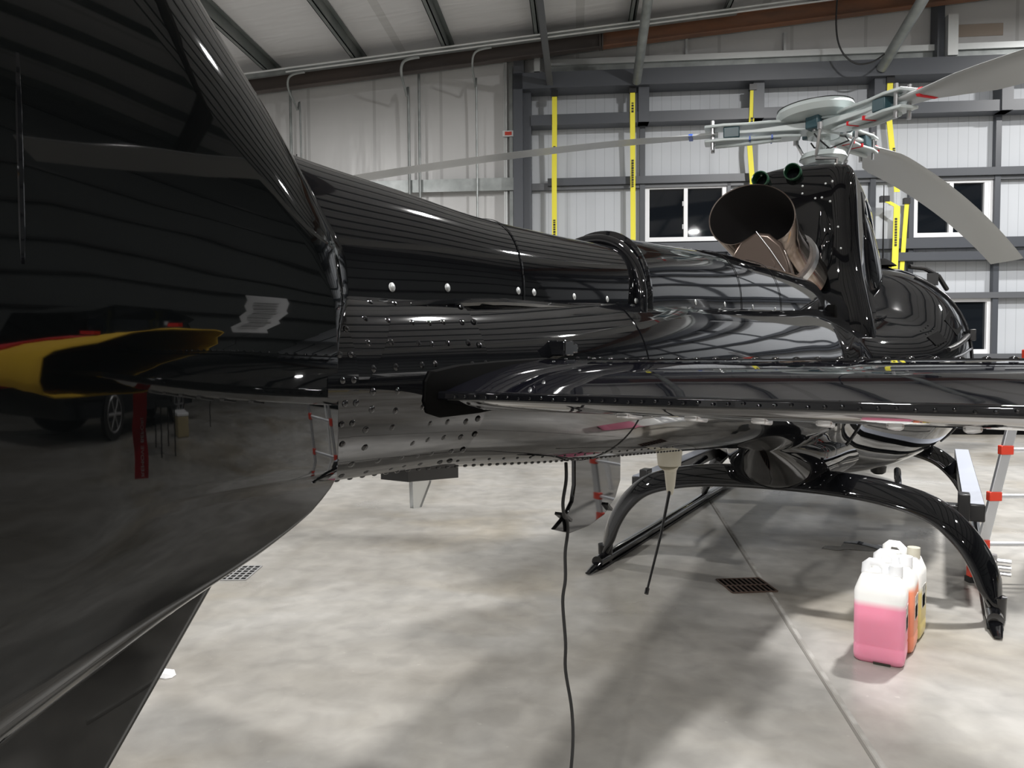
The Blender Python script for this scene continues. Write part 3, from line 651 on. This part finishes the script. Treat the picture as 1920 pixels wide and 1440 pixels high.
# exhaust
def kid(c,ax,r,dent,n=72,sq=1):
    ax=Vector(ax).normalized(); x=Vector((1,0,0)); x=(x-ax*x.dot(ax)).normalized(); y=x.cross(ax).normalized()
    if y.z<0: y=-y
    o=[]
    for k in range(n):
        a=2*PI*k/n; d=math.atan2(math.sin(a+PI/2-.0),math.cos(a+PI/2)); rr=r*(1-dent*math.exp(-(d/.50)**2))
        o.append(Vector(c)+x*(rr*1.0*math.cos(a))+y*(rr*sq*math.sin(a)))
    return o
MC=Vector((-.165,.08,2.165)); AX=Vector((.28,.80,-.50)).normalized()
VX=Vector((-.10,.98,.12)).normalized()
def axm(d): f=min(1,d/.22); return (VX*(1-f)+AX*f)
DS=((0,.247,.42),(.02,.243,.42),(.07,.232,.40),(.14,.218,.34),(.24,.207,.25),(.36,.20,.15),(.48,.20,.05),(.62,.20,0))
def shx(r_): return r_
rgo=[kid(MC+AX*d+Vector((0,0,.03*(1-min(1,d/.2)))),axm(d),r,de,72,.80+.2*min(1,d/.3)) for d,r,de in DS]
rgi=[kid(MC+AX*d+Vector((0,0,.03*(1-min(1,d/.2)))),axm(d),r-.007,de,72,.80+.2*min(1,d/.3)) for d,r,de in DS][::-1]
ex=G().loft(rgo,False).out('exhaust_pipe','chromeb',H,60)
G().loft([rgo[0],rgi[-1]],False).out('exhaust_lip','chromeb',ex)
G().loft(rgi,False).add([tuple(v) for v in rgi[0]],[list(range(len(rgi[0])))]).out('exhaust_liner','soot',ex,60)
G().tube([MC+AX*.40+Vector((.0,0,0)),MC+AX*.44],[.222,.222],40).out('clamp_ring','steel',ex)
sp=[(-.135,2.10),(-.06,2.085),(.01,2.02),(.05,1.92),(.075,1.80),(-.075,1.80),(-.21,1.86),(-.27,1.97),(-.22,2.05)]
co=G().loft([[(x+.0,.055,z) for x,z in sp],[(-.09+(x+.09)*1.02,.075,z+.01) for x,z in sp],[(-.04+(x+.04)*.9,.40,z-.03) for x,z in sp]]).out('exhaust_shield','bronze',ex,bevel=.012)
G().cyl((-.076,.06,1.905),(-.076,.045,1.905),.052,n=32).out('round_cap','bronze',co)
G().tube([(-.13,.05,2.11),(-.05,.045,2.0),(.065,.04,1.82)],.0028,8).out('shield_rib','steel',co)
# mast, hub
HX,HY,HZ=.04,1.55,3.07
mo=G().cyl((HX,HY,2.6),(HX,HY,3.05),.05).out('rotor_mast','hubg',H)
sw=G().cyl((HX,HY,2.80),(HX,HY,2.84),.13,.16).cyl((HX,HY,2.84),(HX,HY,2.88),.17,.15).out('swashplate','hubg',mo)
for a in (20,140,260):
    x,y=HX+.16*math.cos(rad(a)),HY+.16*math.sin(rad(a)); x2,y2=HX+.24*math.cos(rad(a+12)),HY+.24*math.sin(rad(a+12))
    G().tube([(x,y,2.84),(x2,y2,3.02)],.012,10).tube([(x2,y2,3.0),(x2,y2,3.05)],.02,10).out('pitch_link','steel',mo)
    G().tube([(x,y,2.82),(HX+.23*math.cos(rad(a+40)),HY+.23*math.sin(rad(a+40)),2.79),(HX+.1*math.cos(rad(a+70)),HY+.1*math.sin(rad(a+70)),2.66)],.016,10).out('control_rod','steel',mo)
hb=G().cyl((HX,HY,3.00),(HX,HY,3.10),.11,.13,24).cyl((HX,HY,3.10),(HX,HY,3.13),.16,.14,24).out('rotor_hub','hubg',H)
hc=Vector((HX-.05,HY-.04,3.10)); hv=Vector((-.05,-.03,1)); G().tube([hc+hv*.02,hc+hv*.045,hc+hv*.085,hc+hv*.115],[.15,.25,.275,.262],48).out('hub_cap','hubg',hb)
G().cyl(hc+hv*.116,hc+hv*.119,.268,n=48).out('cap_rim','blk',hb)
for q in range(3):
    aa=rad(43+120*q+60)+TH; px_,py_=HX+.15*math.cos(aa),HY+.15*math.sin(aa); G().box((px_-.05,py_-.05,3.03),(px_+.05,py_+.05,3.14),Matrix.Rotation(aa,3,'Z')).out('elastomer_bearing','hubt',hb,bevel=.012)
    G().tube([(px_,py_,3.0),(px_+.03,py_-.05,2.95),(HX+.05,HY-.06,2.90),(HX+.06,HY-.05,2.80)],.006,8).out('wire','blk',hb)
    for z_ in (3.15,3.02): G().cyl((px_,py_,z_),(px_,py_,z_+.02),.016,n=12).out('bolt','steel',hb)
# blades: world headings 43,163,283 deg -> local
def blade(deg,slope,droop,nm_label,pitch0,pitch1,band_m):
    a=rad(deg)+TH; d=Vector((math.cos(a),math.sin(a),0)); v=Vector((d.y,-d.x,0)); o0=Vector((HX,HY,HZ))
    def pos(r): return o0+d*r+Vector((0,0,slope*r-droop*(r/5.3)**2))
    # flex arm + sleeve plates
    rg=[]
    for r,wd,th in ((.08,.10,.03),(.3,.075,.022),(.5,.05,.014),(.70,.06,.014)):
        p=pos(r); rg.append([p+v*wd+Vector((0,0,th)),p-v*wd+Vector((0,0,th)),p-v*wd-Vector((0,0,th)),p+v*wd-Vector((0,0,th))])
    G().loft(rg).out('flex_arm','hubg',hb,bevel=.006)
    for dz,r0,r1 in ((.055,.22,.86),(-.055,.16,.86)):
        rg=[]
        for r,wd in ((r0,.055),(r0+.12,.075),(.55,.065),(.72,.085),(r1,.07)):
            p=pos(r)+Vector((0,0,dz)); th=.011
            rg.append([p+v*wd+Vector((0,0,th)),p-v*wd+Vector((0,0,th)),p-v*wd-Vector((0,0,th)),p+v*wd-Vector((0,0,th))])
        G().loft(rg).out('blade_grip','hubg',hb,bevel=.006)
    p=pos(.66); G().loft([[pos(r)+v*a1+Vector((0,0,b1)) for a1,b1 in ((-.07,-.042),(.07,-.042),(.07,.042),(-.07,.042))] for r in (.60,.72)]).out('elastomer_block','hubt',hb,bevel=.008)
    p=pos(.80); G().tube([p-Vector((0,0,.12))+v*.05,p+Vector((0,0,.10))+v*.05],.014,10).tube([p-Vector((0,0,.12))-v*.05,p+Vector((0,0,.10))-v*.05],.014,10).out('blade_bolt','steel',hb)
    G().tube([pos(.30)-Vector((0,0,.07))-v*.03,pos(.5)-Vector((0,0,.085))-v*.03,pos(.78)-Vector((0,0,.085))],.016,10).out('damper','hubg',hb)
    for r in (.36,.52): G().loft([[pos(rr)+v*a1+Vector((0,0,b1)) for a1,b1 in ((-.079,-.07),(.079,-.07),(.079,-.042),(-.079,-.042))] for rr in (r,r+.012)]).out('marking_band',band_m,hb)
    rg=[]
    N=26
    for i in range(N+1):
        r=.76+(5.34-.76)*i/N; t=min(1,max(0,(r-.85)/.55)); t=t*t*(3-2*t); ch=.13+(.35-.13)*t; tk=.045-(.045-.028)*t
        pi=rad(pitch0+(pitch1-pitch0)*(i/N)); cv=v*math.cos(pi)+Vector((0,0,math.sin(pi))); nv=Vector((0,0,math.cos(pi)))-v*math.sin(pi)
        p=pos(r); ring=[]
        for c,h in ((.28,0),(.26,.35),(.15,.9),(0,1),(-.2,.75),(-.5,.3),(-.72,.03),(-.72,-.03),(-.5,-.15),(-.2,-.4),(0,-.6),(.15,-.6),(.26,-.3)):
            ring.append(p+cv*(c*ch)+nv*(h*tk*.6))
        rg.append(ring)
    bo=G().loft(rg).out('rotor_blade','blade',H,45)
    for r,mm in ((.95,band_m),):
        ring=[]
        i=(r-.76)/(5.34-.76); t=min(1,max(0,(r-.85)/.55)); t=t*t*(3-2*t); ch=.13+.22*t; pi=rad(pitch0)
        cv=v*math.cos(pi)+Vector((0,0,math.sin(pi))); nv=Vector((0,0,math.cos(pi)))-v*math.sin(pi)
        G().loft([[pos(rr)+cv*(c*ch)+nv*(h*.032) for c,h in ((.285,0),(.15,1),(-.2,.8),(-.72,.06),(-.72,-.1),(-.2,-.5),(.15,-.75))] for rr in (r,r+.03)]).out('band_marking',mm,bo)
    return bo
b1=blade(163,.03,.40,'',9,5,'blue'); b2=blade(283,-.06,.30,'',12,7,'red'); b3=blade(43,.04,.74,'',12,8,'red')
# skids
for s in (1,-1):
    sk=G().tube([tuple(p) for p in catmull([(s*1.08,-.10,.05),(s*1.08,1.0,.045),(s*1.08,2.4,.045),(s*1.08,3.3,.05),(s*1.08,3.65,.16),(s*1.08,3.8,.30)],8)],.038,14).out('skid','gloss',H)
    G().box((s*1.08-.035,-.10,.004),(s*1.08+.035,2.9,.016)).out('skid_shoe','blk',sk)
    G().tube([(s*1.08,-.06,.045),(s*1.08,-.14,.03),(s*1.085,-.24,.012)],[.034,.03,.018],10,flat=.4).out('skid_spring','gloss',sk)
    st=G().box((s*1.0-.055,.45,.43),(s*1.0+.055,3.15,.53)).out('boarding_step','blk',H,bevel=.008)
    G().box((s*1.0-.05,.455,.53),(s*1.0+.05,3.145,.534)).out('grip_top',mat('grey_grip',(.30,.32,.37),.6),st)
    G().box((s*.90-.09,.42,.45),(s*.93+.05,.52,.52)).out('step_bracket','blk',st,bevel=.006); G().box((s*.95-.03,.40,.44),(s*.95+.03,.50,.59)).out('step_clamp','blk',st,bevel=.006); G().box((s*.90-.09,2.5,.45),(s*.93+.05,2.6,.52)).out('step_bracket','blk',st,bevel=.006)
def xtube(y,m='gloss'):
    P=catmull([(1.09,y,.05),(1.075,y,.14),(1.02,y,.30),(.93,y,.44),(.80,y,.55),(.60,y,.615),(.35,y,.65),(0,y,.66),(-.35,y,.65),(-.60,y,.615),(-.80,y,.55),(-.93,y,.44),(-1.02,y,.30),(-1.075,y,.14),(-1.09,y,.05)],6)
    rg=[]
    for i,p in enumerate(P):
        t=(P[min(i+1,len(P)-1)]-P[max(i-1,0)]).normalized(); q=t.cross(Vector((0,1,0))).normalized()
        if q.z<0 or (abs(q.z)<.05 and q.x*p.x<0): q=-q
        u_=i/(len(P)-1); e_=min(1,min(u_,1-u_)/.10); wd=.05+.042*e_; r=.030
        cdv=(Vector((0,.78,0))+q*.62*e_).normalized(); ndv=t.cross(cdv).normalized()
        rg.append([p+ndv*(r*math.sin(2*PI*k/20))+cdv*(wd*math.cos(2*PI*k/20)) for k in range(20)])
    return G().loft(rg).out('cross_tube',m,H)
x1=xtube(.06); x2=xtube(2.45)
for s in (1,-1):
    G().tube([(s*1.09,.06,.13),(s*1.09,.06,.01)],[.05,.045],16).out('tube_shoe','gloss',x1)
    G().tube([(s*.55,.06,.60),(s*.62,.35,.62),(s*.60,.7,.66)],.02,10).out('strut','gloss',x1)
g=G()
for z in (.19,.225,.26): g.cyl((1.10,.30,z),(1.17,.30,z),.012,n=10)
g.box((1.07,.28,.16),(1.105,.32,.29)); g.out('bolt_plate','steel',x1)

# ------------------------------------------------------------------ sleeve on the stabilizer tip (seen mirrored in the fin)
sl=empty('stabilizer_cover',HL,-TH,'yellow sleeve with red trim over the stabilizer tip, mirrored in the fin','cover')
rg=[]
def lens(x,y0,y1,zb,zt,sk,zm=1.345,n=28):
    o=[]; yc=(y0+y1)/2; hy=(y1-y0)/2
    for k in range(n):
        a=2*PI*k/n; c,s_=math.cos(a),math.sin(a)
        z=zm+(zt-zm if s_>0 else zm-zb)*abs(s_)**.45*(1 if s_>0 else -1)+.006*math.sin(5*a+x*30)*.6
        yy_=yc+hy*c; o.append(Vector((x-sk*(c)*1.0,yy_,z+(yy_+3.36)*.09)))
    return o
for x,y0,y1,zb,zt,sk in ((1.035,-3.640,-3.07,1.295,1.435,.075),(1.10,-3.635,-3.08,1.30,1.433,.06),(1.20,-3.63,-3.10,1.305,1.43,.04),(1.30,-3.615,-3.12,1.31,1.425,.02),(1.38,-3.605,-3.14,1.315,1.415,0),(1.44,-3.60,-3.16,1.32,1.408,0),(1.47,-3.59,-3.2,1.335,1.398,0)):
    rg.append(lens(x,y0,y1,zb,zt,sk))
o=G().loft(rg,False).add([tuple(v) for v in rg[-1]],[list(range(28))]).out('sleeve','yel',sl,60)
sm=o.modifiers.new('thick','SOLIDIFY'); sm.thickness=.004
G().loft([lens(x,-3.615,-3.13,1.305,1.418,0) for x in (1.41,1.465)],True).out('end_band','red',sl,60)
def ribbon(P,w,nm):
    P=catmull(P,5); g=G(); g.loft([[p+Vector((-w*.3,w*.5,0)),p+Vector((w*.3,-w*.5,0)),p+Vector((w*.3+.002,-w*.5,0)),p+Vector((-w*.3+.002,w*.5,0))] for p in P]); return g.out(nm,'red',sl)
ribbon([(1.44,-3.60,1.40),(1.445,-3.64,1.37),(1.445,-3.65,1.25),(1.44,-3.647,1.14),(1.445,-3.65,1.02),(1.44,-3.648,.93)],.05,'ribbon')
r2=ribbon([(1.06,-3.35,1.29),(1.06,-3.35,1.24),(1.07,-3.35,1.20),(1.06,-3.345,1.14),(1.07,-3.34,1.085)],.05,'ribbon')
for (x,y) in ((1.24,-3.45),(1.12,-3.2)): G().box((x-.03,y-.01,1.432+(y+3.36)*.09),(x+.03,y+.01,1.441+(y+3.36)*.09)).out('red_tab','red',sl)
fc=D.curves.new('lettering','FONT'); fc.body='REMOVE BEFORE FLIGHT'; fc.size=.019; fc.extrude=.0004; fc.align_x='LEFT'
fo_=D.objects.new('lettering',fc); COL.objects.link(fo_); fc.materials.append(M['white']); fo_.parent=r2
bpy.context.view_layer.update(); lm=D.meshes.new_from_object(fo_); D.objects.remove(fo_)
fo_=D.objects.new('lettering',lm); COL.objects.link(fo_); fo_.parent=r2
fo_.matrix_local=Matrix.Translation((1.062,-3.348,1.09))@Matrix(((0,-.5,-.857,0),(0,.857,-.5,0),(1,0,0,0),(0,0,0,1)))

# ------------------------------------------------------------------ cable hanging from the blade antenna
def hl(x,y,z): return HL+Vector((x*math.cos(TH)+y*math.sin(TH),-x*math.sin(TH)+y*math.cos(TH),z))
P=[hl(.02,-2.83,1.13),hl(.03,-2.85,1.09),hl(.03,-2.868,1.04),hl(.02,-2.84,.998),hl(.012,-2.81,.985),hl(.010,-2.80,.95),hl(.010,-2.815,.90),hl(.02,-2.835,.84),hl(.01,-2.83,.78),hl(.02,-2.835,.68),hl(.01,-2.815,.60),hl(.03,-2.82,.50),hl(.04,-2.84,.40),hl(.03,-2.87,.22),hl(.02,-2.9,.05),hl(.03,-3.0,.008),hl(.1,-3.3,.006),hl(.25,-3.7,.006)]
G().tube([tuple(p) for p in catmull(P,5)],.0042,8).out('power_cable','rubber',label='thin black cable hanging from the fin-shaped antenna under the tail boom down to the floor',cat='cable')

# ------------------------------------------------------------------ jerrycans
def can(c,ang,m,label,liqbody=True,lab=True,cap='white',s=.95):
    o=empty('jerrycan',c,ang,label,'jerrycan','jerrycans on the floor'); W,Dp=.105,.095
    def rr(w,d,z,r=.03,n=5,cx=0):
        q=[]
        for sx,sy,a0 in ((1,1,0),(-1,1,90),(-1,-1,180),(1,-1,270)):
            for k in range(n+1):
                a=rad(a0+90*k/n); q.append((cx+sx*(w-r)+r*math.cos(a),sy*(d-r)+r*math.sin(a),z*s))
        return q
    rg=[rr(W*.9,Dp*.88,0),rr(W*.97,Dp*.97,.012),rr(W,Dp,.03),rr(W,Dp,.075),rr(W*.985,Dp*.98,.082),rr(W*.985,Dp*.98,.088),rr(W*1.0,Dp*1.0,.095),rr(W,Dp,.33),rr(W*.98,Dp*.97,.345),rr(W*.80,Dp*.80,.40),rr(W*.74,Dp*.72,.412),rr(W*.66,Dp*.62,.416,.02)]
    b=G().loft(rg).out('body',m,o,50)
    G().tube([(-W*.62,0,.405*s),(-W*.60,0,.445*s),(-W*.45,0,.462*s),(-.01,0,.462*s),(.012,0,.44*s),(.014,0,.41*s)],[.02,.02,.018,.018,.018,.02],12).out('handle','white' if m!='cany' else 'cany',o)
    G().cyl((.058,0,.405*s),(.058,0,.458*s),.029,n=20).out('cap',cap,o)
    if lab:
        G().box((W-.001,-.05,.15),(W+.0015,.045,.26)).out('sticker',mat('printed_sticker',(.62,.60,.55),.5,noise=((28,28,28),(.25,.25,.24),.42,.6)),o)
        G().box((W,-.045,.155),(W+.002,.02,.215)).out('sticker_print','matte',o)
    G().box((-.02,-Dp-.001,.001),(.05,-Dp+.03,.010)).out('foot_notch','ink',o)
    return o
ca=math.atan2(-.534,.845)
dv=Vector((.534,.845,0)); wv=Vector((.845,-.534,0)); c0=Vector((1.64,3.27,0))+dv*.075
can(c0,ca,'canp','white plastic jerrycan half full of pink fluid, nearest of the three')
can(c0+dv*.20+wv*.025,ca-.05,'cano','plastic jerrycan with orange fluid, standing right behind the pink one')
can(c0+dv*.40+wv*.045,ca-.1,'cany','plastic jerrycan with yellow fluid, rearmost of the three',cap='cream')

# ------------------------------------------------------------------ folding ladder
LD=empty('ladder',(0,0,0),0,'aluminium folding ladder with red joints standing at the right edge beside the skid','ladder')
A=Vector((2.80,4.44,.03)); A2=Vector((3.27,4.5,1.9)); w=Vector((.62,-.02,0))
for k,off in enumerate((Vector((0,0,0)),w)):
    rg=[]
    for t in (0,1):
        p=A.lerp(A2,t)+off; rg.append([p+Vector((-.032,-.012,0)),p+Vector((.032,-.012,0)),p+Vector((.032,.012,0)),p+Vector((-.032,.012,0))])
    r=G().loft(rg).out('ladder_rail','alu',LD,bevel=.004)
    p=A+off; G().box(p+Vector((-.036,-.02,0)),p+Vector((.036,.02,.07))).out('foot_collar','redp',r)
    G().box(p+Vector((-.045,-.028,-.03)),p+Vector((.036,.024,.005))).out('rubber_foot','rubber',r)
for z in (.23,.52,.80,1.09,1.38,1.67):
    t=(z-A.z)/(A2.z-A.z); p=A.lerp(A2,t)
    rg=G().tube([p+Vector((.02,0,0)),p+w-Vector((.02,0,0))],.014,12).out('rung','alu',LD)
    for off in (Vector((0,0,0)),w):
        q=p+off; G().box(q+Vector((-.040,-.02,-.028)),q+Vector((.036,.02,.028))).out('joint_cap','redp',rg,bevel=.005)
B=Vector((3.85,5.35,.03)); B2=Vector((3.30,4.54,1.9))
for off in (Vector((0,0,0)),w):
    rg=[]
    for t in (0,1):
        p=B.lerp(B2,t)+off; rg.append([p+Vector((-.03,-.012,0)),p+Vector((.03,-.012,0)),p+Vector((.03,.012,0)),p+Vector((-.03,.012,0))])
    G().loft(rg).out('ladder_rail','alu',LD,bevel=.004)

# ------------------------------------------------------------------ car parked on the starboard side (seen mirrored in the fin)
CR=empty('parked_car',hl(9.9,3.1,0),-TH-PI/2,'dark parked car seen only as a mirror image in the fin','car')
# local: x along length, y = width; side facing the helicopter is -y after rotation
prof=[(-2.4,.35),(-2.45,.75),(-2.3,1.05),(-1.9,1.15),(-1.35,1.2),(-.7,1.75),(.0,1.88),(1.4,1.88),(2.1,1.75),(2.35,1.2),(2.42,.7),(2.35,.35)]
g=G(); rg=[]
for yy,k in ((-.92,.0),(-.90,.6),(-.86,1),(.86,1),(.90,.6),(.92,0)):
    rg.append([(x*(1 if k==1 else .985),yy if z<1.2 else yy*(1-.12*(z-1.2)/.68),z if k==1 else .35+(z-.35)*(.97 if z>.4 else 1)) for x,z in prof])
g.loft(rg[1:-1]).out('car_body','gloss',CR,30)
for s in (-1,1):
    g=G().plate([(-1.15,s*.905,1.24),(-.62,s*.86,1.68),(2.0,s*.86,1.68),(2.15,s*.905,1.24)],(0,s*.012,0)); g.out('side_window','glass',CR)
    for x in (-1.5,1.45):
        wh=G().cyl((x,s*.72,.37),(x,s*.94,.37),.37,n=32).out('wheel','rubber',CR)
        g=G().tube([(x,s*.945,.37),(x,s*.955,.37)],.06,16)
        for q in range(6):
            a=q*PI/3; g.tube([(x,s*.95,.37),(x+.23*math.cos(a),s*.95,.37+.23*math.sin(a))],.028,8)
        rr_=[(x+.25*math.cos(2*PI*k/32),s*.95,.37+.25*math.sin(2*PI*k/32)) for k in range(33)]; g.tube(rr_,.018,8)
        g.out('alloy_rim','steel',wh)
# ------------------------------------------------------------------ notice on the car window side, crate, stool (mirrored in the fin)
no=G().plate([hl(7.0,5.15,1.5),hl(8.0,4.7,1.5),hl(8.4,4.52,2.3),hl(7.5,4.92,2.3)],hl(.02,0,0)-HL).out('notice_board','paper',label='white printed sheet on a thin stand, mirrored in the fin by the sleeve tip',cat='notice')
for i in range(7):
    z=1.62+i*.085; G().plate([hl(7.3+i*.05,4.99-i*.022,z),hl(7.85+i*.05,4.74-i*.022,z),hl(7.85+i*.05,4.74-i*.022,z+.014),hl(7.3+i*.05,4.99-i*.022,z+.014)],hl(-.012,-.012,0)-HL).out('printed_line','ink',no)
G().tube([hl(7.5,4.96,0.0),hl(7.5,4.96,1.55)],.02,8).out('stand','blk',no)
cr=G().box(hl(7.7,3.5,0)-Vector((.3,.2,0)),hl(7.7,3.5,0)+Vector((.3,.2,.32))).out('crate','tan',bevel=.02,label='tan storage crate on the floor, seen only mirrored low in the fin',cat='crate')
G().box(hl(7.7,3.5,.32)-Vector((.31,.21,0)),hl(7.7,3.5,.32)+Vector((.31,.21,.05))).out('lid','white',cr,bevel=.01)
tb=empty('work_table',hl(7.0,2.1,0),0,'small black-legged table, seen only mirrored low in the fin','table')
G().box((-.5,-.25,.60),(.5,.25,.63)).out('table_top','blk',tb)
for sx in (-.45,.45):
    for sy in (-.2,.2): G().cyl((sx,sy,0),(sx,sy,.6),.02).out('leg','blk',tb)

# ------------------------------------------------------------------ lamps
def lamp(x,y,power,label,r=.24,z=None):
    u=Vector((x,y,0)).dot(WU); zz=(z or rz(u)-.55)
    o=empty('high_bay_lamp',(x,y,zz),0,label,'ceiling lamp','high-bay lamps under the roof')
    G().tube([(0,0,.02),(0,0,.10),(0,0,.22),(0,0,.30)],[r+.03,r,.12,.08],28).out('lamp_housing','alu',o)
    G().cyl((0,0,.3),(0,0,.60),.012).out('hanger','steel',o)
    ld=D.lights.new('bulb','AREA'); ld.shape='DISK'; ld.size=2*r*.92; ld.energy=power; ld.color=(1,.985,.965)
    lo=D.objects.new('bulb',ld); COL.objects.link(lo); lo.parent=o; lo.location=(0,0,0)
PW=620
LP=[(4.8,6.1,1.7,'beyond the right rear of the helicopter'),(10.2,8.6,.8,'near the door at far right'),(-4.2,7.6,.55,'near the insulated wall at far left'),
    (10.4,1.0,.5,'over the parked car'),(-.8,-.4,.75,'right above the tail fin'),
    (10.8,-7.2,.2,'in the far right rear corner'),(4.6,-8.2,.3,'far behind the camera'),(-2.9,-7.9,2.0,'far behind and left of the camera')]
for x,y,k,l in LP: lamp(x,y,PW*k,'round aluminium high-bay lamp under the roof '+l)

# ------------------------------------------------------------------ world / view
w=D.worlds.new('night'); bpy.context.scene.world=w; w.use_nodes=True; w.node_tree.nodes['Background'].inputs[0].default_value=(.02,.025,.04,1); w.node_tree.nodes['Background'].inputs[1].default_value=.2
vs=bpy.context.scene.view_settings; vs.view_transform='Standard'; vs.look='None'; vs.exposure=-.12; vs.gamma=1; vs.use_curve_mapping=False
bpy.context.scene.cycles.max_bounces=8; bpy.context.scene.cycles.sample_clamp_indirect=6
